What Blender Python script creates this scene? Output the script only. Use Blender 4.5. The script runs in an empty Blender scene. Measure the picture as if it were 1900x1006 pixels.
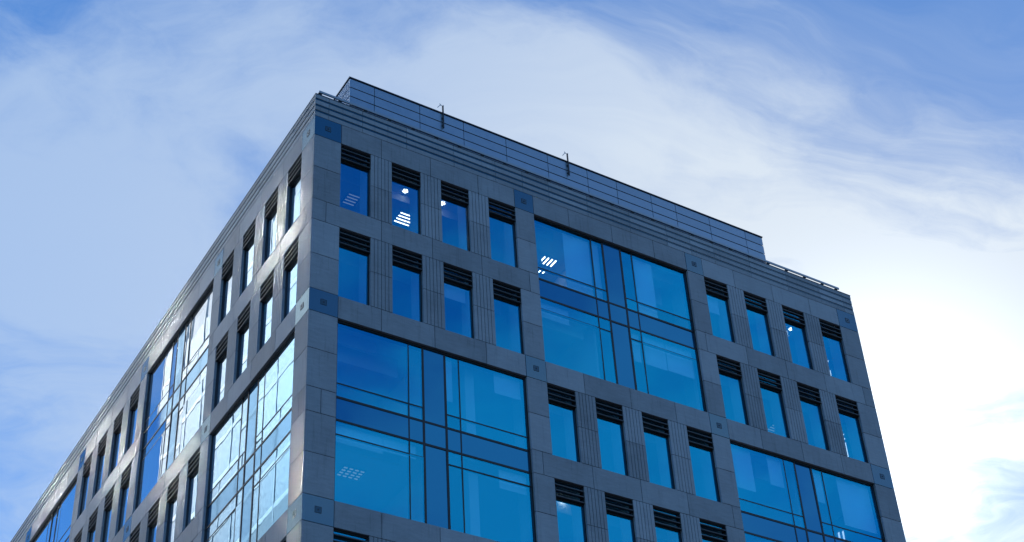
import bpy, bmesh, math, random
from mathutils import Vector, Matrix
random.seed(7)
R = math.radians
S = bpy.context.scene
COL = S.collection

# ------------------------------------------------------------------ camera
CAM_YAW, CAM_PITCH, CAM_ROLL = 0.97316, 0.6302, -0.07241
CAM_POS = Vector((-15.83642, -35.57399, -38.55109))
fw = Vector((math.cos(CAM_PITCH)*math.cos(CAM_YAW), math.cos(CAM_PITCH)*math.sin(CAM_YAW), math.sin(CAM_PITCH)))
rt = Vector((math.sin(CAM_YAW), -math.cos(CAM_YAW), 0)); up = rt.cross(fw)
r2 = rt*math.cos(CAM_ROLL) + up*math.sin(CAM_ROLL); u2 = -rt*math.sin(CAM_ROLL) + up*math.cos(CAM_ROLL)
cam = bpy.data.cameras.new('camera'); cam_o = bpy.data.objects.new('camera', cam); COL.objects.link(cam_o)
m = Matrix((( r2.x, u2.x, -fw.x, CAM_POS.x), (r2.y, u2.y, -fw.y, CAM_POS.y), (r2.z, u2.z, -fw.z, CAM_POS.z), (0, 0, 0, 1)))
cam_o.matrix_world = m
cam.sensor_width = 36; cam.lens = 2870.76*36/1900
cam.shift_x = -37.2247/1900; cam.shift_y = 140.487/1900
cam.clip_start = 0.1; cam.clip_end = 6000
S.camera = cam_o

# ------------------------------------------------------------------ world, sun, exposure
SUN = Vector((0.65347, 0.57287, 0.49478)).normalized()
SUN_EL = math.asin(SUN.z); SUN_ROT = math.atan2(SUN.x, SUN.y)
S.view_settings.view_transform = 'Standard'; S.view_settings.look = 'None'
S.view_settings.gamma = 1; S.view_settings.use_curve_mapping = False
S.view_settings.exposure = 0.22

class NT:
    """tiny helper round a node tree"""
    def __init__(s, tree): s.t = tree; s.n = tree.nodes; s.l = tree.links; s.n.clear()
    def new(s, typ, **kw):
        nd = s.n.new(typ)
        for k, v in kw.items():
            if k == 'inp':
                for a, b in v.items():
                    if hasattr(b, 'is_output') or isinstance(b, bpy.types.NodeSocket): s.l.new(b, nd.inputs[a])
                    else: nd.inputs[a].default_value = b
            else: setattr(nd, k, v)
        return nd
    def math(s, op, a, b=0.0, c=None, clamp=False):
        nd = s.new('ShaderNodeMath', operation=op, use_clamp=clamp)
        for i, x in enumerate((a, b, c)):
            if x is None: continue
            if isinstance(x, bpy.types.NodeSocket): s.l.new(x, nd.inputs[i])
            else: nd.inputs[i].default_value = x
        return nd.outputs[0]
    def vmath(s, op, a, b=None):
        nd = s.new('ShaderNodeVectorMath', operation=op)
        for i, x in enumerate((a, b)):
            if x is None: continue
            if isinstance(x, bpy.types.NodeSocket): s.l.new(x, nd.inputs[i])
            else: nd.inputs[i].default_value = x
        return nd
    def mix(s, f, a, b, blend='MIX'):
        nd = s.new('ShaderNodeMix', data_type='RGBA', blend_type=blend)
        for i, x in ((0, f), (6, a), (7, b)):
            if isinstance(x, bpy.types.NodeSocket): s.l.new(x, nd.inputs[i])
            else: nd.inputs[i].default_value = x if i == 0 else (*x, 1)[:4]
        return nd.outputs[2]
    def noise(s, vec, scale, detail=4, rough=.5, dist=0.0):
        nd = s.new('ShaderNodeTexNoise', inp={'Scale': scale, 'Detail': detail, 'Roughness': rough, 'Distortion': dist})
        if vec is not None: s.l.new(vec, nd.inputs['Vector'])
        return nd.outputs['Fac']
    def ramp(s, v, lo, hi, a=0.0, b=1.0, smooth=True):
        nd = s.new('ShaderNodeMapRange', interpolation_type='SMOOTHSTEP' if smooth else 'LINEAR')
        s.l.new(v, nd.inputs[0])
        for i, x in ((1, lo), (2, hi), (3, a), (4, b)): nd.inputs[i].default_value = x
        return nd.outputs[0]

SKY_TINT, CLOUD_FAR, CLOUD_NEAR, VEIL, COVER = (.38, .82, 1.20), (2.85, 3.75, 5.0), (4.5, 4.9, 5.3), 0.62, .68
CLOUD_OFF, CLOUD_ROT, CLOUD_SC = (-0.703, -4.373, 4.234), 2.346, .811
W = bpy.data.worlds.new('World'); S.world = W; W.use_nodes = True
w = NT(W.node_tree)
sky = w.new('ShaderNodeTexSky', sky_type='NISHITA', sun_disc=False, sun_elevation=SUN_EL, sun_rotation=SUN_ROT,
            altitude=50, air_density=1.0, dust_density=0.0, ozone_density=3.0)
tc = w.new('ShaderNodeTexCoord')
d = w.vmath('NORMALIZE', tc.outputs['Generated']).outputs[0]
sep = w.new('ShaderNodeSeparateXYZ', inp={0: d})
zc = w.math('MAXIMUM', sep.outputs[2], 0.06)
# position on a flat cloud layer overhead, turned so that the streaks run with the wind
cx = w.math('DIVIDE', sep.outputs[0], zc); cy = w.math('DIVIDE', sep.outputs[1], zc)
comb = w.new('ShaderNodeCombineXYZ', inp={0: cx, 1: cy, 2: 0.0})
mp = w.new('ShaderNodeMapping', inp={'Vector': comb.outputs[0], 'Location': CLOUD_OFF, 'Rotation': (0, 0, CLOUD_ROT), 'Scale': (CLOUD_SC, CLOUD_SC*1.35, CLOUD_SC)})
warp = w.new('ShaderNodeTexNoise', inp={'Vector': mp.outputs[0], 'Scale': 1.6, 'Detail': 4.0})
wv = w.vmath('SCALE', w.vmath('SUBTRACT', warp.outputs['Color'], (.5, .5, .5)).outputs[0]); wv.inputs['Scale'].default_value = 0.8
pos = w.vmath('ADD', mp.outputs[0], wv.outputs[0]).outputs[0]
big = w.noise(pos, 1.1, 3, .45)
fine = w.noise(pos, 4.2, 10, .62)
wisp = w.math('ADD', w.math('MULTIPLY', big, .70), w.math('MULTIPLY', fine, .30))
cov = w.ramp(wisp, 0.44, 0.60)
# thin cloud scatters mostly forward: brighter and whiter round the sun, dimmer and bluer away from it
ca = w.math('MAXIMUM', w.vmath('DOT_PRODUCT', d, tuple(SUN)).outputs['Value'], 0.0)
near = w.math('POWER', ca, 10.0)
ccol = w.mix(near, CLOUD_FAR, CLOUD_NEAR)
glow = w.math('ADD', 1.0, w.math('MULTIPLY', w.math('POWER', ca, 260.0), 1.6))
cloud = w.new('ShaderNodeVectorMath', operation='SCALE', inp={0: ccol, 'Scale': glow})
# wind-drawn fibres in the thin veil
fmap = w.new('ShaderNodeMapping', inp={'Vector': pos, 'Rotation': (0, 0, R(62)), 'Scale': (9.0, 1.5, 1)})
fib = w.ramp(w.noise(fmap.outputs[0], 1.0, 7, .6, .3), .28, .74, .5, 1.2)
veil = w.math('ADD', w.math('MULTIPLY', w.math('MULTIPLY', w.math('POWER', ca, 26.0), fib), VEIL), w.math('MULTIPLY', cov, COVER), clamp=True)
skyc = w.mix(1.0, sky.outputs[0], SKY_TINT, 'MULTIPLY')
# the thin cloud in front of the sun also takes some of the blue behind it away
dim = w.new('ShaderNodeVectorMath', operation='SCALE', inp={0: skyc, 'Scale': w.math('SUBTRACT', 1.0, w.math('MULTIPLY', w.math('POWER', ca, 6.0), .34))})
skyc = dim.outputs[0]
mixc = w.mix(w.math('MINIMUM', veil, .97), skyc, (0, 0, 0)); w.l.new(cloud.outputs[0], mixc.node.inputs[7])
bg = w.new('ShaderNodeBackground', inp={'Color': mixc, 'Strength': 0.15})
w.new('ShaderNodeOutputWorld', inp={0: bg.outputs[0]})

sl = bpy.data.lights.new('sun', 'SUN'); sl.energy = 5.0; sl.angle = R(.53); sl.color = (1, .95, .87)
so = bpy.data.objects.new('sun', sl); COL.objects.link(so); so.rotation_euler = (-SUN).to_track_quat('-Z', 'Y').to_euler()
so.location = (60, 60, 60)

cy_ = S.cycles
cy_.use_denoising = True; cy_.max_bounces = 8; cy_.transparent_max_bounces = 12; cy_.glossy_bounces = 5; cy_.diffuse_bounces = 3
cy_.sample_clamp_indirect = 0.0; cy_.blur_glossy = 0.0; cy_.caustics_reflective = True

# ------------------------------------------------------------------ materials
def mat(name):
    mt = bpy.data.materials.new(name); mt.use_nodes = True
    return mt, NT(mt.node_tree)
def out(n, sh): n.new('ShaderNodeOutputMaterial', inp={0: sh})

def m_stone():
    mt, n = mat('granite')
    tc = n.new('ShaderNodeTexCoord'); oi = n.new('ShaderNodeObjectInfo')
    geo = n.new('ShaderNodeNewGeometry')
    p = geo.outputs['Position']
    mp = n.new('ShaderNodeMapping', inp={'Vector': p, 'Rotation': (R(38), R(33), R(20)), 'Scale': (1.2, 1.2, 6.0)})
    streak = n.noise(mp.outputs[0], 2.2, 6, .6, .4)
    speck = n.noise(p, 34, 3, .75)
    blot = n.noise(p, .8, 4, .55)
    v = n.math('ADD', n.math('MULTIPLY', n.math('SUBTRACT', streak, .5), .55), n.math('MULTIPLY', n.math('SUBTRACT', speck, .5), .65))
    v = n.math('ADD', v, n.math('MULTIPLY', n.math('SUBTRACT', blot, .5), .5))
    v = n.math('ADD', v, n.math('MULTIPLY', n.math('SUBTRACT', oi.outputs['Random'], .5), .42))
    mv = n.new('ShaderNodeMapping', inp={'Vector': p, 'Scale': (5.0, 5.0, .35)})
    run = n.ramp(n.noise(mv.outputs[0], 1.6, 5, .65), .52, .78)
    v = n.math('SUBTRACT', v, n.math('MULTIPLY', run, .34))
    v = n.math('ADD', v, 1.06)
    col = n.new('ShaderNodeVectorMath', operation='SCALE'); col.inputs[0].default_value = (.212, .232, .262); n.l.new(v, col.inputs['Scale'])
    scr = n.noise(mp.outputs[0], 9.0, 2, .5)
    bmp = n.new('ShaderNodeBump', inp={'Strength': .12, 'Distance': .01, 'Height': speck})
    rough = n.ramp(streak, .3, .7, .42, .56)
    b = n.new('ShaderNodeBsdfPrincipled', inp={'Base Color': col.outputs[0], 'Roughness': rough, 'Normal': bmp.outputs[0], 'Specular IOR Level': .45})
    out(n, b.outputs[0]); return mt

def m_principled(name, col, rough=.5, metal=0.0, spec=.5, var=.08, scale=3.0, rnd=.06, bump=0.0, ior=1.5, stint=(1, 1, 1)):
    mt, n = mat(name)
    geo = n.new('ShaderNodeNewGeometry'); oi = n.new('ShaderNodeObjectInfo')
    f = n.noise(geo.outputs['Position'], scale, 5, .6)
    v = n.math('ADD', n.math('MULTIPLY', n.math('SUBTRACT', f, .5), var*4), 1.0)
    v = n.math('ADD', v, n.math('MULTIPLY', n.math('SUBTRACT', oi.outputs['Random'], .5), rnd*2))
    c = n.new('ShaderNodeVectorMath', operation='SCALE'); c.inputs[0].default_value = col; n.l.new(v, c.inputs['Scale'])
    r = n.ramp(f, .25, .75, rough*.85, min(1, rough*1.15))
    kw = {'Base Color': c.outputs[0], 'Roughness': r, 'Metallic': metal, 'Specular IOR Level': spec, 'IOR': ior, 'Specular Tint': (*stint, 1)}
    if bump:
        kw['Normal'] = n.new('ShaderNodeBump', inp={'Strength': bump, 'Distance': .02, 'Height': n.noise(geo.outputs['Position'], .9, 2, .5)}).outputs[0]
    b = n.new('ShaderNodeBsdfPrincipled', inp=kw)
    out(n, b.outputs[0]); return mt

def m_glass(name, tint, trans, refl, wave):
    """coated glazing: a tinted mirror coat over a see-through tinted pane"""
    mt, n = mat(name)
    geo = n.new('ShaderNodeNewGeometry'); oi = n.new('ShaderNodeObjectInfo')
    off = n.vmath('SCALE', (7.3, 3.1, 5.7)); n.l.new(n.math('MULTIPLY', oi.outputs['Random'], 30.0), off.inputs['Scale'])
    p = n.vmath('ADD', geo.outputs['Position'], off.outputs[0]).outputs[0]
    h = n.noise(p, .55, 2, .45)
    bmp = n.new('ShaderNodeBump', inp={'Strength': 1.0, 'Distance': wave, 'Height': h})
    lw = n.new('ShaderNodeMath', operation='MULTIPLY_ADD', inp={0: n.math('POWER', n.new('ShaderNodeLayerWeight', inp={'Blend': .5, 'Normal': bmp.outputs[0]}).outputs['Facing'], 5.0), 1: .96, 2: .04})
    f = n.ramp(lw.outputs[0], .04, .4, 0, 1, smooth=False)
    gc = n.mix(n.ramp(lw.outputs[0], .07, .26, 0, 1, smooth=False), tint, (.88, .94, 1.0))
    g = n.new('ShaderNodeBsdfGlossy', inp={'Color': gc, 'Roughness': 0.0, 'Normal': bmp.outputs[0]})
    t = n.new('ShaderNodeBsdfTransparent', inp={'Color': (*trans, 1)})
    # the mirror coat is on the outer face; the inner face is plain glass
    coat = n.math('MULTIPLY', n.math('SUBTRACT', 1.0, geo.outputs['Backfacing']), n.math('ADD', refl-.07, n.math('MULTIPLY', oi.outputs['Random'], .08)))
    fac = n.math('ADD', n.math('ADD', n.math('MULTIPLY', f, 1-refl), coat), .03, clamp=True)
    mx = n.new('ShaderNodeMixShader', inp={0: fac, 1: t.outputs[0], 2: g.outputs[0]})
    out(n, mx.outputs[0]); return mt

def m_spandrel():
    mt, n = mat('spandrel_glass')
    geo = n.new('ShaderNodeNewGeometry'); oi = n.new('ShaderNodeObjectInfo')
    h = n.noise(geo.outputs['Position'], .6, 2, .45)
    bmp = n.new('ShaderNodeBump', inp={'Strength': 1.0, 'Distance': .002, 'Height': h})
    lw = n.new('ShaderNodeMath', operation='MULTIPLY_ADD', inp={0: n.math('POWER', n.new('ShaderNodeLayerWeight', inp={'Blend': .5}).outputs['Facing'], 5.0), 1: .96, 2: .04})
    f = n.ramp(lw.outputs[0], .04, .4, 0, 1, smooth=False)
    gc = n.mix(f, (.05, .42, .80), (.80, .92, 1.0))
    g = n.new('ShaderNodeBsdfGlossy', inp={'Color': gc, 'Roughness': 0.03, 'Normal': bmp.outputs[0]})
    dcol = n.mix(oi.outputs['Random'], (.006, .05, .11), (.01, .062, .13))
    df = n.new('ShaderNodeBsdfDiffuse', inp={'Color': dcol})
    mx = n.new('ShaderNodeMixShader', inp={0: n.math('ADD', n.math('MULTIPLY', f, .55), .42), 1: df.outputs[0], 2: g.outputs[0]})
    out(n, mx.outputs[0]); return mt

def m_emit(name, col, st):
    mt, n = mat(name)
    e = n.new('ShaderNodeEmission', inp={'Color': (*col, 1), 'Strength': st})
    out(n, e.outputs[0]); return mt

M = dict(
    stone=m_stone(),
    core=m_principled('dark_backing', (.02, .021, .023), .85, var=.05),
    panel=m_principled('blue_metal_panel', (.010, .042, .072), .13, ior=2.6, stint=(.45, .8, 1.0), var=.03, rnd=.05, bump=.03),
    emblem=m_principled('emblem_metal', (.016, .045, .07), .3, ior=1.8, stint=(.5, .8, 1.0), var=.03),
    strip=m_principled('blue_metal_strip', (.008, .036, .058), .16, ior=1.75, stint=(.45, .8, 1.0), var=.04),
    frame=m_principled('dark_bronze_frame', (.018, .021, .024), .38, metal=.3, var=.1),
    blade=m_principled('louvre_metal', (.05, .055, .06), .45, metal=.4, var=.1),
    clad=m_principled('satin_cladding', (.27, .36, .46), .36, metal=.55, var=.03, rnd=.05, bump=.04),
    cladside=m_principled('matt_cladding', (.32, .38, .50), .7, metal=0, spec=.25, var=.03, rnd=.04),
    ledge=m_principled('white_ledge', (.82, .82, .80), .6, var=.03),
    rail=m_principled('rail_metal', (.32, .36, .40), .42, metal=.5, var=.06),
    coping=m_principled('coping_metal', (.05, .07, .09), .4, metal=.6, var=.05),
    glass=m_glass('coated_glass', (.01, .57, 1.0), (.84, .96, 1.0), .50, .0011),
    spandrel=m_spandrel(),
    ceil=m_principled('ceiling_board', (.82, .83, .84), .9, var=.02, scale=1.0),
    wall=m_principled('interior_paint', (.72, .73, .74), .9, var=.03),
    carpet=m_principled('carpet', (.10, .11, .13), .95, var=.06, scale=9),
    blind=m_principled('blind_fabric', (.90, .91, .92), .9, var=.03, scale=6),
    lamp=m_emit('lamp_tube', (1.0, .97, .92), 6.0),
    lamp_dim=m_emit('lamp_tube_dim', (.9, .97, 1.0), .24),
    roof=m_principled('roof_membrane', (.20, .21, .22), .9, var=.08),
    asphalt=m_principled('asphalt', (.05, .05, .052), .9, var=.12, scale=2),
    plaster=m_principled('pale_stone_cladding', (.55, .56, .57), .8, var=.05, scale=.6),
    towerglass=m_principled('tower_glass', (.15, .17, .195), .36, metal=1.0, var=.02),
    towermirror=m_principled('tower_mirror_glass', (.92, .92, .90), .12, metal=1.0, var=.01),
    towerpanel=m_principled('tower_matt_panel', (.34, .37, .40), .7, metal=0, var=.04),
)

# ------------------------------------------------------------------ geometry helpers
def box_verts(bm, x0, y0, z0, x1, y1, z1, ch=0.0):
    if ch <= 0:
        v = [bm.verts.new(p) for p in ((x0,y0,z0),(x1,y0,z0),(x1,y1,z0),(x0,y1,z0),(x0,y0,z1),(x1,y0,z1),(x1,y1,z1),(x0,y1,z1))]
        for f in ((0,3,2,1),(4,5,6,7),(0,1,5,4),(1,2,6,5),(2,3,7,6),(3,0,4,7)): bm.faces.new([v[i] for i in f])
        return
    b2 = bmesh.new(); box_verts(b2, x0, y0, z0, x1, y1, z1)
    bmesh.ops.bevel(b2, geom=b2.edges[:], offset=ch, segments=1, affect='EDGES')
    me = bpy.data.meshes.new('t'); b2.to_mesh(me); b2.free(); bm.from_mesh(me); bpy.data.meshes.remove(me)

def mesh_of(name, bm, material):
    me = bpy.data.meshes.new(name); bm.to_mesh(me); bm.free()
    if material: me.materials.append(material)
    return me
WLOC = {}
def add(name, me, parent=None, loc=(0, 0, 0)):
    """link one object; loc is in world space"""
    o = bpy.data.objects.new(name, me); COL.objects.link(o)
    loc = Vector(loc)
    if parent is not None:
        o.parent = parent; o.location = loc - WLOC[parent.name]
    else: o.location = loc
    WLOC[o.name] = loc
    return o
def tag(o, label=None, cat=None, group=None, kind=None):
    for k, v in (('label', label), ('category', cat), ('group', group), ('kind', kind)):
        if v: o[k] = v
    return o
_cache = {}
def box(name, a, b, material, parent=None, ch=0.0):
    """axis-aligned box between two world corners; alike boxes share one mesh"""
    a2 = [min(p, q) for p, q in zip(a, b)]; b2 = [max(p, q) for p, q in zip(a, b)]
    dm = tuple(round(q-p, 4) for p, q in zip(a2, b2))
    k = (name, dm, material.name, ch)
    if k not in _cache:
        bm = bmesh.new(); box_verts(bm, 0, 0, 0, *dm, ch=ch); _cache[k] = mesh_of(name, bm, material)
    return add(name, _cache[k], parent, a2)
class MB:
    def __init__(s): s.bm = bmesh.new()
    def box(s, a, b, ch=0.0):
        a2 = [min(p, q) for p, q in zip(a, b)]; b2 = [max(p, q) for p, q in zip(a, b)]
        box_verts(s.bm, *a2, *b2, ch=ch)
    def tube(s, p, q, r, n=8):
        p = Vector(p); q = Vector(q); ax = (q-p).normalized(); t = ax.orthogonal().normalized(); u = ax.cross(t)
        ra = []; rb = []
        for i in range(n):
            o = (t*math.cos(2*math.pi*i/n) + u*math.sin(2*math.pi*i/n))*r
            ra.append(s.bm.verts.new(p+o)); rb.append(s.bm.verts.new(q+o))
        for i in range(n): s.bm.faces.new((ra[i], ra[(i+1) % n], rb[(i+1) % n], rb[i]))
        s.bm.faces.new(ra[::-1]); s.bm.faces.new(rb)
    def build(s, name, material, parent=None, at=(0, 0, 0)):
        at = Vector(at)
        bmesh.ops.translate(s.bm, verts=s.bm.verts[:], vec=-at)
        return add(name, mesh_of(name, s.bm, material), parent, at)

# ------------------------------------------------------------------ the place: numbers of the facade grid
F, B = 3.8, 0.9                     # storey height, depth of a stone band
P_, W_, Mm, Q = 1.02, 1.14, 0.83, 0.82
BAY = 4*W_ + 3*Mm
GROUND = -40.15
NB = (3, 5)                         # bays on the street front and on the side front
def bay_start(i): return P_ + i*(BAY + Q)
LEN = [bay_start(n-1) + BAY + P_ for n in NB]
RX, LY = LEN
TOP = 1.07
class Face:
    """maps (along, depth inward, height) to the world for one front"""
    def __init__(s, k): s.k = k; s.glass = .14; s.len = LEN[k]; s.nb = NB[k]
    def __call__(s, a, dd, z): return (a, dd, z) if s.k == 0 else (dd, a, z)
FR, FL = Face(0), Face(1)

# ground
bm = bmesh.new(); box_verts(bm, -1500, -1500, -1, 1500, 1500, 0)
g = add('street_ground', mesh_of('street_ground', bm, M['asphalt']), None, (0, 0, GROUND)); tag(g, kind='structure')

bld = bpy.data.objects.new('office_building', None); COL.objects.link(bld); bld.location = (RX/2, LY/2, GROUND); WLOC['office_building'] = Vector(bld.location)
tag(bld, 'grey granite corner office building with blue glass and stepped penthouse', 'building')

T = .10          # thickness of the stone facing
J = .009         # half a joint
def stone(name, f, a0, a1, z0, z1, corner0=False, corner1=False, material=None, ch=.004):
    """one facing slab with open joints round it; front faces differ by a hair"""
    jit = random.uniform(-.0015, .0015)
    e0 = a0 + (0 if corner0 else J); e1 = a1 - (0 if corner1 else J)
    if corner0 and f.k == 1: e0 = a0 + T + .004       # the side slab butts behind the street slab
    return box(name, f(e0, jit, z0+J), f(e1, T, z1-J), material or M['stone'], bld, ch)

def fluted(f, a0, a1, z0, z1):
    k = ('fluted', f.k, round(a1-a0, 4), round(z1-z0, 4))
    if k not in _cache:
        n = 6; wd = a1-a0-2*J; st = wd/n; gw = .022; gd = .028
        prof = [(0.0, 0.0)]
        for i in range(1, n):
            c = i*st
            prof += [(c-gw/2, 0), (c-gw/2+.003, gd), (c+gw/2-.003, gd), (c+gw/2, 0)]
        prof += [(wd, 0.0), (wd, T), (0.0, T)]
        bm = bmesh.new(); h = z1-z0-2*J
        lo = [bm.verts.new(f(a, dd, 0)) for a, dd in prof]; hi = [bm.verts.new(f(a, dd, h)) for a, dd in prof]
        L = len(prof)
        for i in range(L): bm.faces.new((lo[i], lo[(i+1) % L], hi[(i+1) % L], hi[i]))
        bm.faces.new(lo[::-1]); bm.faces.new(hi)
        bmesh.ops.recalc_face_normals(bm, faces=bm.faces[:])
        _cache[k] = mesh_of('fluted_stone', bm, M['stone'])
    add('fluted_stone', _cache[k], bld, f(a0+J, random.uniform(-.001, .001), z0+J))

def metal_panel(f, a0, a1, z0, z1, corner0=False, corner1=False):
    o = stone('metal_panel', f, a0, a1, z0, z1, corner0, corner1, M['panel'], .003)
    ca, cz = (a0+a1)/2, (z0+z1)/2
    e = MB()
    h = .10; t = .006
    e.box(f(ca-h, -.007, cz-h), f(ca+h, -.002, cz+h), .003)
    e.build('emblem_plate', M['emblem'], o, f(ca, 0, cz))
    e = MB()
    for s in (-1, 1):
        e.box(f(ca-h-.004, -.011, cz+s*h-t), f(ca+h+.004, -.0022, cz+s*h+t))
        e.box(f(ca+s*h-t, -.0105, cz-h+t+.001), f(ca+s*h+t, -.0024, cz+h-t-.001))
    e.build('emblem_rim', M['frame'], o, f(ca, 0, cz))
    e = MB(); e.box(f(ca-.02, -.020, cz-.02), f(ca+.02, -.0072, cz+.02)); e.build('emblem_stud', M['frame'], o, f(ca, 0, cz))

PR = random.Random(11)
# ---- window builders
def small_window(f, a0, z0):
    a1 = a0 + W_; z1 = z0 + F - B; fr = .03; gd = f.glass
    m_ = MB(); d0, d1 = T+.002, gd+.09
    m_.box(f(a0, d0, z0), f(a0+fr, d1, z1)); m_.box(f(a1-fr, d0, z0), f(a1, d1, z1))
    m_.box(f(a0+fr, gd-.03, z0), f(a1-fr, d1, z0+.04)); m_.box(f(a0+fr, d0, z1-.04), f(a1-fr, d1, z1))
    m_.box(f(a0+fr, gd-.01, z1-.715), f(a1-fr, d1, z1-.645))
    o = m_.build('window', M['frame'], bld, f(a0, 0, z0))
    pn = box('pane', f(a0+fr-.005, gd, z0+.04), f(a1-fr+.005, gd+.018, z1-.035), M['glass'], o); t = R(.3)
    pn.rotation_euler = (PR.uniform(-t, t), 0, PR.uniform(-t, t)) if f.k == 0 else (0, PR.uniform(-t, t), PR.uniform(-t, t))
    for i, zz in enumerate((-.19, -.40, -.62)):
        dd = .126 if i < 2 else gd-.012
        box('louvre_blade', f(a0+.012, .008, z1+zz-.042), f(a1-.012, dd, z1+zz), M['blade'], o, .003)
    box('reveal_lining', f(a1-.03, gd+.095, z0+.01), f(a1+.013, .78, z1-.02), M['wall'], o)
    # carriers of the blades at both jambs
    for s in (0, 1):
        x = a0+.002 if s == 0 else a1-.012
        box('blade_carrier', f(x, .03, z1-.66), f(x+.010, T-.002, z1-.02), M['frame'], o)

def curtain_wall(f, a0, z0, z1):
    a1 = a0 + BAY; ca = (a0+a1)/2; cz = (z0+z1)/2; gd = f.glass; fr = .05
    m_ = MB(); d0, d1 = T+.002, gd+.10
    m_.box(f(a0, d0, z0), f(a0+fr, d1, z1)); m_.box(f(a1-fr, d0, z0), f(a1, d1, z1))
    m_.box(f(a0+fr, gd-.03, z0), f(a1-fr, d1, z0+.04)); m_.box(f(a0+fr, d0, z1-.06), f(a1-fr, d1, z1))
    o = m_.build('curtain_wall', M['frame'], bld, f(a0, 0, z0))
    xs = [a0+fr-.01, ca-.94, ca-.41, ca+.41, ca+.94, a1-fr+.01]
    zs = [z0+.04, cz-.94, cz-.42, cz+.42, cz+.94, z1-.05]
    ww = [0, .045, .075, .075, .045, 0]
    for i in range(1, 5):
        fd = gd-.016 if ww[i] > .05 else gd-.010
        box('mullion', f(xs[i]-ww[i]/2, fd, z0+.04), f(xs[i]+ww[i]/2, gd+.09, z1-.06), M['frame'], o, .003)
        # the two thick transoms run right across, the two thin ones stop at the middle strip
        runs = [(a0+fr, a1-fr)] if ww[i] > .05 else [(a0+fr, xs[2]), (xs[3], a1-fr)]
        for p, q in runs: box('transom', f(p, fd+.003, zs[i]-ww[i]/2), f(q, gd+.085, zs[i]+ww[i]/2), M['frame'], o)
    for i in range(5):
        cols = [(0, 2), (2, 3), (3, 5)] if i == 2 else [(j, j+1) for j in range(5)]
        for j0, j1 in cols:
            sp = i == 2 or (j0, j1) == (2, 3)
            # every pane sits a hair out of true, as real glazing does
            o2 = box('spandrel_panel' if sp else 'pane', f(xs[i], gd+(.003 if sp else 0), zs[j0]), f(xs[i+1], gd+.02, zs[j1]), M['spandrel'] if sp else M['glass'], o)
            t = R(.3)
            if f.k == 0: o2.rotation_euler = (PR.uniform(-t, t), 0, PR.uniform(-t, t)*.6)
            else: o2.rotation_euler = (0, PR.uniform(-t, t), PR.uniform(-t, t)*.6)

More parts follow.
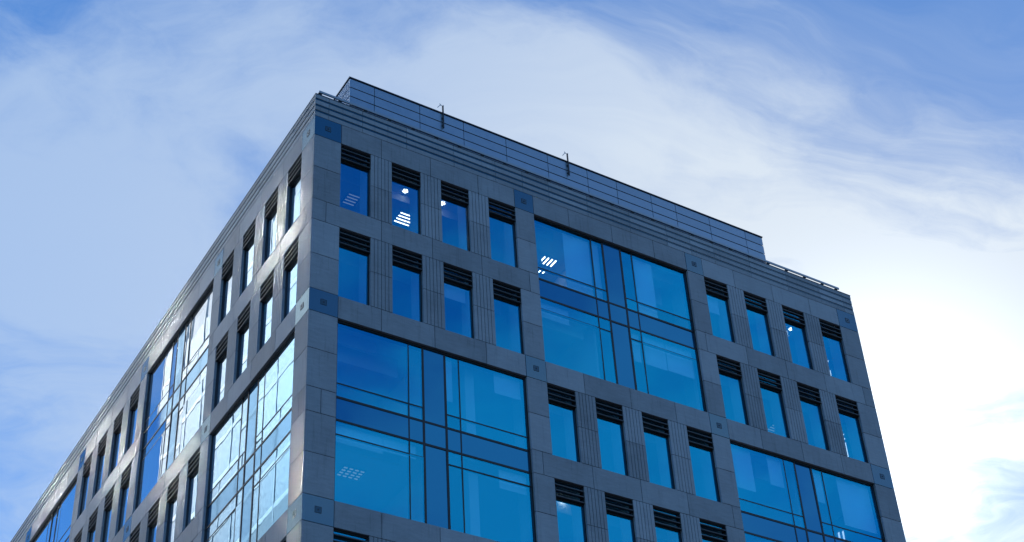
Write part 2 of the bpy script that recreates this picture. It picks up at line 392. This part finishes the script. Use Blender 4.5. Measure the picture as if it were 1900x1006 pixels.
# ------------------------------------------------------------------ fronts
def is_big(i, pair): return (i + pair) % 2 == 1
ROWS = (6, 4)
for f in (FR, FL):
    rows = ROWS[f.k]
    joints = [f.len-.51 if False else None]
    base = [P_ + W_ + Mm/2 + k*1.97 for k in range(-1, 40)]
    base = [x for x in base if 1.5 < x < f.len-1.5]
    for lv in range(rows+1):
        zt = -lv*F; zb = zt - B
        if lv % 2 == 0:
            segs = [(0, P_, 'p')]
            for i in range(f.nb):
                s = bay_start(i); e = s + BAY
                cuts = [s] + [x for x in base if s+.3 < x < e-.3] + [e]
                segs += [(cuts[j], cuts[j+1], 's') for j in range(len(cuts)-1)]
                segs.append((e, e+(Q if i < f.nb-1 else P_), 'p'))
        else:
            cuts = [0, .51] + base + [f.len-.51, f.len]
            segs = [(cuts[j], cuts[j+1], 's') for j in range(len(cuts)-1)]
        for a0, a1, t in segs:
            c0, c1 = a0 == 0, abs(a1-f.len) < 1e-4
            if t == 'p': metal_panel(f, a0, a1, zb, zt, c0, c1)
            elif lv % 2 == 0: stone('band_stone', f, a0, a1, zb, zt, c0, c1)
            else:
                # a band that meets a two-storey glazed bay stops at its jambs
                parts = [(a0, a1)]
                for i in range(f.nb):
                    if is_big(i, (lv-1)//2):
                        s = bay_start(i); e = s + BAY; nw = []
                        for p, q in parts:
                            if q <= s or p >= e: nw.append((p, q)); continue
                            if p < s: nw.append((p, s))
                            if q > e: nw.append((e, q))
                        parts = nw
                for p, q in parts:
                    if q-p > .06: stone('band_stone', f, p, q, zb, zt, p == 0, abs(q-f.len) < 1e-4)
    for r in range(rows):
        z1 = -r*F - B; z0 = -(r+1)*F; zm = (z0+z1)/2; pair = r//2
        piers = [(0, P_)] + [(bay_start(i)+BAY, bay_start(i)+BAY+(Q if i < f.nb-1 else P_)) for i in range(f.nb)]
        for a0, a1 in piers:
            for p, q in ((z0, zm), (zm, z1)): stone('pier_stone', f, a0, a1, p, q, a0 == 0, abs(a1-f.len) < 1e-4)
        for i in range(f.nb):
            if is_big(i, pair): continue
            s = bay_start(i)
            for k in range(4):
                small_window(f, s + k*(W_+Mm), z0)
                if k < 3:
                    for p, q in ((z0, zm), (zm, z1)): fluted(f, s+W_+k*(W_+Mm), s+(k+1)*(W_+Mm), p, q)
    for pair in range(rows//2):
        for i in range(f.nb):
            if is_big(i, pair): curtain_wall(f, bay_start(i), -(2*pair+2)*F, -2*pair*F - B)
    # structural wall behind the stone: bands and piers
    m_ = MB(); d0, d1 = T+.004, .42
    zbot = -rows*F - B
    a_in = d0 if f.k == 1 else 0.12
    for lv in range(rows+1):
        zt = -lv*F
        spans = [(.5, f.len-.12)]
        if lv % 2 == 1:
            for i in range(f.nb):
                if is_big(i, (lv-1)//2):
                    s = bay_start(i); e = s+BAY; nw = []
                    for p, q in spans:
                        if q <= s or p >= e: nw.append((p, q)); continue
                        if p < s: nw.append((p, s-.002))
                        if q > e: nw.append((e+.002, q))
                    spans = nw
        for p, q in spans: m_.box(f(p, d0, zt-B+.012), f(q, d1, zt-.012))
    for r in range(rows):
        z1 = -r*F - B + .012; z0 = -(r+1)*F - .012
        for a0, a1 in piers: m_.box(f(max(a0+.015, .115) , d0+.002, z0), f(min(a1-.015, f.len-.12), d1-.002, z1))
        for i in range(f.nb):
            if is_big(i, r//2): continue
            for k in range(3):
                s = bay_start(i)+W_+k*(W_+Mm); m_.box(f(s+.015, d0+.002, z0), f(s+Mm-.015, d1-.002, z1))
    m_.build('structural_wall', M['core'], bld, f(0, 0, zbot))
    # cornice: slabs with three inlaid metal strips
    if f.k == 0: cj = [0, .52, 1.83, 3.59, 5.54, 7.30, 8.48, 9.65, 11.40, 13.37, 15.15, 16.32, 17.5, 19.34, 21.26, 23.03, 24.32, RX]
    else:
        cj = [0, .52, 1.83, 3.59]
        while cj[-1] < f.len-3: cj.append(cj[-1]+(1.95 if len(cj) % 4 else 1.2))
        cj += [f.len-.52, f.len]
    zs_ = [0, .20, .30, .475, .575, .765, .865, TOP-.03]
    for a0, a1 in zip(cj, cj[1:]):
        e0 = a0 + (0 if a0 == 0 else J*.7); e1 = a1 - (0 if a1 == f.len else J*.7)
        if a0 == 0 and f.k == 1: e0 = T+.004
        o = box('cornice_stone', f(e0, 0, J), f(e1, T, zs_[1]), M['stone'], bld, .003)
        for j in (2, 4, 6): box('cornice_course', f(e0, 0, zs_[j]), f(e1, T, zs_[j+1]), M['stone'], o, .003)
    for j in (1, 3, 5):
        box('metal_strip', f(0 if f.k == 0 else T+.02, .016, zs_[j]-.002), f(f.len-(.0 if f.k == 0 else .02), T-.01, zs_[j+1]+.002), M['strip'], bld)
    m_ = MB(); m_.box(f(.115 if f.k else .115, T+.004, -.012), f(f.len-.12, .42, TOP-.035)); m_.build('parapet_core', M['core'], bld, f(0, 0, 0))
    box('parapet_coping', f(-.012 if f.k == 0 else .46, -.012, TOP-.028), f(f.len+.012, .45, TOP+.004), M['coping'], bld, .004)

# other two sides, lower storeys, roof
m_ = MB()
zl0 = -6*F - B; zl1 = -4*F - B
HOLES = [(1.86, 2.07, -1.95, -1.58), (1.86, 2.04, -1.24, -1.06), (1.86, 2.08, -5.98, -5.20), (1.86, 2.06, -5.14, -4.98), (1.86, 2.04, -4.92, -4.78),
         (2.95, 3.14, -9.45, -8.76), (3.18, 3.38, -9.45, -8.70)]     # gaps between the blinds of the far end windows
def wall_cells(y0, y1, z0, z1, holes):
    if not holes: m_.box((RX-.11, y0, z0), (RX-.005, y1, z1)); return
    a, b, c, e = holes[0]; rest = holes[1:]
    inside = lambda p, q, u, v: [h for h in rest if h[1] > p and h[0] < q and h[3] > u and h[2] < v]
    for p, q, u, v in ((y0, y1, z0, c), (y0, y1, e, z1), (y0, a, c, e), (b, y1, c, e)):
        if q-p > 1e-4 and v-u > 1e-4: wall_cells(p, q, u, v, [(max(h[0], p), min(h[1], q), max(h[2], u), min(h[3], v)) for h in inside(p, q, u, v)])
wall_cells(.45, LY, GROUND, TOP-.03, HOLES)
m_.box((.45, LY-.11, GROUND), (RX-.115, LY-.002, TOP-.03))
m_.build('rear_wall', M['stone'], bld, (RX, LY, GROUND))
box('roof_deck', (.43, .43, .35), (RX-.12, LY-.12, .6), M['roof'], bld)
low = MB(); lowg = MB()
for f in (FR, FL):
    zt = -ROWS[f.k]*F - B
    n = 0
    z = zt
    while z > GROUND+6:
        z0 = z - (F-B); zb = z0 - B
        a = .11 if f.k else 0
        for i in range(f.nb):
            s = bay_start(i)
            low.box(f(a, 0.001, z0), f(s, .4, z))
            a = s + W_
            lowg.box(f(s, .22, z0), f(s+W_, .26, z))
            for k in range(1, 4):
                s2 = s + k*(W_+Mm); low.box(f(a, 0.001, z0), f(s2, .4, z)); a = s2 + W_
                lowg.box(f(s2, .22, z0), f(s2+W_, .26, z))
        low.box(f(a, 0.001, z0), f(f.len, .4, z))
        low.box(f(.11 if f.k else 0, 0, zb), f(f.len, .41, z0))
        z = zb
    low.box(f(.11 if f.k else 0, .05, GROUND), f(f.len, .4, z))
tag(low.build('lower_wall', M['stone'], bld, (0, 0, GROUND)), kind='stuff')
tag(lowg.build('lower_glazing', M['spandrel'], bld, (0, 0, GROUND)), kind='stuff')

# ------------------------------------------------------------------ interior seen through the glass
for k in range(7):
    zt = -k*F
    box('ceiling_slab', (.44, .44, zt-.62), (RX-.13, LY-.13, zt-.56), M['ceil'], bld)
    box('floor_slab', (.44, .44, zt-.45), (RX-.13, LY-.13, zt-.08), M['carpet'], bld)
for r in range(6):
    z0 = -(r+1)*F - .08; z1 = -r*F - .62
    box('core_wall', (7.5, 7.0, z0), (RX-.5, 7.2, z1), M['wall'], bld)
    box('core_wall', (7.3, 7.0, z0), (7.5, LY-.5, z1), M['wall'], bld)
    for i in range(3):                                  # columns behind the street front
        c = P_ + (BAY+Q)*i - Q/2 if i else .9
        box('interior_column', (c+.05, 1.1, z0), (c+.65, 1.7, z1), M['wall'], bld, .01)
    for i in range(1, 5):
        c = P_ + (BAY+Q)*i - Q/2
        box('interior_column', (1.1, c-.3, z0), (1.7, c+.3, z1), M['wall'], bld, .01)
def roller_blind(f, a0, a1, z0, z1): box('roller_blind', f(a0, f.glass+.22, z0), f(a1, f.glass+.235, z1), M['blind'], bld)
for a0, a1, z0, z1 in ((10.36, 11.52, -3.75, -.95), (13.6, 14.45, -3.75, -.95), (11.62, 11.95, -3.75, -.9), (13.62, 14.58, -5.95, -4.65), (14.62, 15.83, -5.92, -4.65),
                       (13.08, 13.4, -5.98, -4.7), (6.98, 8.0, -9.3, -8.4), (6.98, 8.0, -13.0, -12.3), (17.1, 17.96, -10.25, -8.4),
                       (22.15, 23.76, -10.55, -8.4), (21.0, 21.5, -9.85, -8.4), (1.1, 2.8, -12.9, -12.3), (2.82, 3.95, -12.78, -12.3),
                       (5.0, 5.35, -10.2, -8.4), (18.75, 19.4, -9.7, -8.4), (9.0, 10.3, -5.35, -4.7), (17.0, 17.6, -2.3, -1.5), (5.1, 6.0, -5.9, -5.3)):
    roller_blind(FR, a0, a1, z0, z1)
for r, a0, a1, y, h in ((2, 1.1, 2.9, 1.0, .42), (2, 1.1, 3.95, 1.5, .75), (3, 1.1, 3.9, 1.2, .5), (0, 9.0, 10.3, .9, .38), (0, 9.0, 10.4, 1.9, .75), (0, 14.5, 15.9, .9, .4), (0, 14.6, 15.9, 1.7, .9),
                        (1, 9.0, 11.6, 1.3, .5), (1, 1.05, 8.1, 1.4, .5), (0, 1.05, 8.1, 1.6, .35), (2, 8.95, 15.9, 1.3, .45), (3, 8.95, 15.9, 1.5, .5), (0, 16.8, 22.3, 1.5, .4), (1, 16.8, 22.3, 1.3, .5), (2, 18.9, 20.1, 1.2, .7)):
    box('ceiling_bulkhead', (a0, y, -r*F-.62-h), (a1, y+.12, -r*F-.62), M['ceil'], bld)
for z0, z1 in ((-11.47, -8.22), (-15.27, -12.02)):
    box('interior_column', (6.1, .8, z0), (6.46, 1.2, z1), M['wall'], bld, .01)
for r, x in ((0, 11.9), (1, 11.75), (2, 4.6), (3, 5.0), (2, 20.4)):
    box('partition', (x, .9, -(r+1)*F-.08), (x+.1, 6.9, -r*F-.62), M['wall'], bld)

# ------------------------------------------------------------------ penthouse on the roof
PX0, PX1, PY0, PZ = 2.32, 22.44, 2.1, 4.93
PY1 = LY - 6.0
pent = MB(); pent.box((PX0+.06, PY0+.06, .6), (PX1-.06, PY1-.06, PZ-.05))
pent = pent.build('penthouse', M['core'], bld, (PX0, PY0, .6))
prow = [PZ-.045, 4.42, 3.945, 3.46, 2.97, 2.48, 1.98, 1.30, .62]
pcol = [PX0, 3.37, 5.34, 7.30, 9.26, 11.23, 13.17, 14.64, 16.41, 17.69, 19.5, 21.47, PX1]
yc = [PY0, 3.4]
while yc[-1] < PY1-2.5: yc.append(yc[-1]+1.97)
yc.append(PY1)
for zt, zb in zip(prow, prow[1:]):
    for a0, a1 in zip(pcol, pcol[1:]):
        box('cladding_panel', (a0+(.012 if a0 > PX0 else 0), PY0+random.uniform(0, .003), zb+.022), (a1-(.012 if a1 < PX1 else 0), PY0+.05, zt-.022), M['clad'], pent, .004)
    for a0, a1 in zip(yc, yc[1:]):
        box('side_panel', (PX0, a0+(.012 if a0 > PY0 else .052), zb+.022), (PX0+.05, a1-.012, zt-.022), M['cladside'], pent, .004)
        if a0 < 14: box('side_panel', (PX1-.05, a0+(.012 if a0 > PY0 else .052), zb+.022), (PX1, a1-.012, zt-.022), M['cladside'], pent, .004)
box('penthouse_coping', (PX0-.035, PY0-.035, PZ-.035), (PX1+.035, PY1+.03, PZ+.02), M['coping'], pent, .008)

# ------------------------------------------------------------------ guard rail along the street parapet
rail = bpy.data.objects.new('guard_rail', None); COL.objects.link(rail); rail.location = (RX/2, .3, TOP); WLOC['guard_rail'] = Vector(rail.location)
tag(rail, 'low grey metal rail on short brackets along the street parapet', 'guard rail')
m_ = MB(); m_.box((.27, .30, 1.515), (RX-.23, .35, 1.615), .006)
m_.build('top_rail', M['rail'], rail, (RX/2, .3, 1.5))
bx = [.32, 1.10] + [2.09+.981*i for i in range(23)] + [24.44]
for x in bx:
    b = MB(); b.box((x-.03, .33, TOP+.006), (x+.03, .37, 1.474)); b.box((x-.07, .31, 1.475), (x+.07, .38, 1.513)); b.box((x-.06, .29, TOP+.005), (x+.06, .44, TOP+.03))
    b.build('bracket', M['frame'], rail, (x, .36, TOP))

# ------------------------------------------------------------------ posts on the penthouse face
def roof_post(x, z0, z1, label):
    o = bpy.data.objects.new('roof_post', None); COL.objects.link(o); o.location = (x, PY0-.06, z0); WLOC[o.name] = Vector(o.location)
    tag(o, label, 'post', 'posts on the penthouse front')
    p = MB(); p.box((x-.028, PY0-.09, z0), (x+.028, PY0-.037, z1), .005); p.build('mast', M['frame'], o, o.location)
    b = MB()
    for zz_ in (z0+.15, z0+.55): b.box((x-.05, PY0-.036, zz_-.03), (x+.05, PY0-.001, zz_+.03))
    b.build('wall_clamp', M['coping'], o, o.location)
    a = MB(); a.tube((x-.02, PY0-.07, z1-.02), (x-.13, PY0-.07, z1+.02), .012); a.tube((x-.10, PY0-.07, z1+.02), (x-.24, PY0-.07, z1-.2), .014)
    a.tube((x-.14, PY0-.07, z1+.06), (x-.09, PY0-.07, z1-.03), .012); a.tube((x+.03, PY0-.07, z1+.05), (x+.03, PY0-.07, z1-.02), .012)
    a.build('hook_arm', M['rail'], o, o.location)
roof_post(6.345, 4.06, 5.27, 'left dark post with hooked arm, nearer the corner, on the penthouse cladding')
roof_post(12.2, 4.12, 5.31, 'right dark post with hooked arm, midway along the penthouse cladding')

# ------------------------------------------------------------------ ceiling lamps seen through the panes
def ceiling_lamp(cx_, cy2, r, n, ln, gap, along, label, rows=1, dim=False, wd=.038):
    z = -r*F - .625
    o = bpy.data.objects.new('ceiling_light', None); COL.objects.link(o); o.location = (cx_, cy2, z); WLOC[o.name] = Vector(o.location)
    tag(o, label, 'ceiling light', 'lit lamps under the office ceilings')
    h = MB(); tot = (n-1)*gap + .16; wid = rows*(ln+.06)+.06
    sx, sy = (wid, tot) if along == 'x' else (tot, wid)
    h.box((cx_-sx/2, cy2-sy/2, z-.03), (cx_+sx/2, cy2+sy/2, z)); h.build('housing', M['rail'], o, o.location)
    for q in range(rows):
        for i in range(n):
            u = (i-(n-1)/2)*gap; v = (q-(rows-1)/2)*(ln+.08)
            c = (cx_+v, cy2+u) if along == 'x' else (cx_+u, cy2+v)
            e = (ln/2, wd/2) if along == 'x' else (wd/2, ln/2)
            box('lamp_tube', (c[0]-e[0], c[1]-e[1], z-.045), (c[0]+e[0], c[1]+e[1], z-.0305), M['lamp_dim' if dim else 'lamp'], o)
def downlight(x, y, r, label):
    z = -r*F - .625
    o = bpy.data.objects.new('ceiling_light', None); COL.objects.link(o); o.location = (x, y, z); WLOC[o.name] = Vector(o.location)
    tag(o, label, 'ceiling light', 'lit lamps under the office ceilings')
    a = MB(); a.tube((x, y, z), (x, y, z-.05), .16, 16); a.build('housing', M['rail'], o, o.location)
    b = MB()
    for k in range(5): b.tube((x+.07*math.cos(k*1.2566), y+.07*math.sin(k*1.2566), z-.052), (x+.07*math.cos(k*1.2566), y+.07*math.sin(k*1.2566), z-.075), .035, 8)
    b.build('bulb_cluster', M['lamp'], o, o.location)
ceiling_lamp(2.74, 2.69, 0, 4, .42, .16, 'x', 'dim louvred ceiling light behind the top floor window next to the corner', dim=True)
downlight(4.234, 1.333, 0, 'round lamp cluster above the bright strips, in the second top floor window from the corner')
ceiling_lamp(4.955, 2.73, 0, 4, .60, .17, 'x', 'bright ceiling light of four strips in the second top floor window from the corner', wd=.034)
downlight(5.75, 1.28, 0, 'small lamp at the upper left of the third top floor window from the corner')
ceiling_lamp(11.0, 2.35, 0, 4, .40, .17, 'y', 'bright four strip ceiling light in the upper left pane of the large glazed bay', wd=.05)
ceiling_lamp(10.95, 2.95, 0, 4, .22, .17, 'y', 'small row of four lamp strips just below the brighter four strip light', wd=.04)
downlight(18.0, 1.385, 0, 'small lamp in the top floor window just right of the large glazed bay')
downlight(22.346, 1.335, 0, 'round lamp cluster in the top floor window second from the right end')
ceiling_lamp(22.5, 3.4, 1, 4, .35, .16, 'x', 'slatted ceiling light in the second row of windows right of the glazed bay', dim=True, rows=2)
ceiling_lamp(3.02, 3.03, 3, 4, .12, .16, 'x', 'faint dotted grid light in the lower left pane of the large bay by the corner', dim=True, rows=4, wd=.05)
ceiling_lamp(6.0, 4.1, 3, 4, .12, .16, 'x', 'faint dotted grid light low in the narrow pane of the large bay by the corner', dim=True, rows=4, wd=.05)
ceiling_lamp(22.6, 3.3, 2, 5, .14, .14, 'x', 'slatted light in the narrow left pane of the large bay at the right end', dim=True, rows=3)
ceiling_lamp(22.7, 4.2, 2, 4, .3, .2, 'y', 'row of slanting lamp strips low in the large bay at the right end', dim=True)
downlight(10.16, 1.42, 3, 'round lamp behind the lowest window row, left of its row')

# ------------------------------------------------------------------ tower across the side street (mirrored in the side windows)
TX, TY0, TY1, TZ = -21.0, 16.0, 78.69, 50.0
tower = bpy.data.objects.new('office_tower', None); COL.objects.link(tower); tower.location = (TX-9, (TY0+TY1)/2, GROUND); WLOC['office_tower'] = Vector(tower.location)
tag(tower, 'pale glazed tower across the side street, mirrored in the side windows', 'building')
box('tower_body', (TX-18, TY0, GROUND), (TX-.12, TY1, TZ), M['plaster'], tower)
TR = random.Random(5)
FL_H, NBAY = 3.7, 17
# mirror panes picked to throw sunlight patches on the side front; the rest matt
GLINT = {(13, 4), (13, 6), (13, 8), (12, 5), (12, 1), (11, 3), (9, 0)}
bw = 3.6875
nf = int((TZ-GROUND-6)/FL_H)
for i in range(nf):
    z = GROUND + 6 + i*FL_H
    box('tower_ledge', (TX-.12, TY0-.05, z-.30), (TX+.03, TY1+.05, z+.12), M['ledge'], tower)
    if z < -14: continue
    for k in range(NBAY):
        y = TY0 + bw*k
        mt_ = M['towerglass'] if i >= 14 else M['towermirror'] if (i, k) in GLINT else M['towerpanel']
        o = box('tower_pane', (TX-.08, y+.07, z+.13), (TX-.02, y+bw-.07, z+FL_H-.31), mt_, tower)
        tl = .3 if i >= 14 else .9
        o.rotation_euler = (0, R(TR.uniform(-tl, tl)), R(TR.uniform(-tl, tl)))
for k in range(NBAY+1):
    y = TY0 + bw*k
    box('tower_fin', (TX-.12, y-.05, GROUND), (TX+.06, y+.05, TZ+.3), M['ledge'], tower)
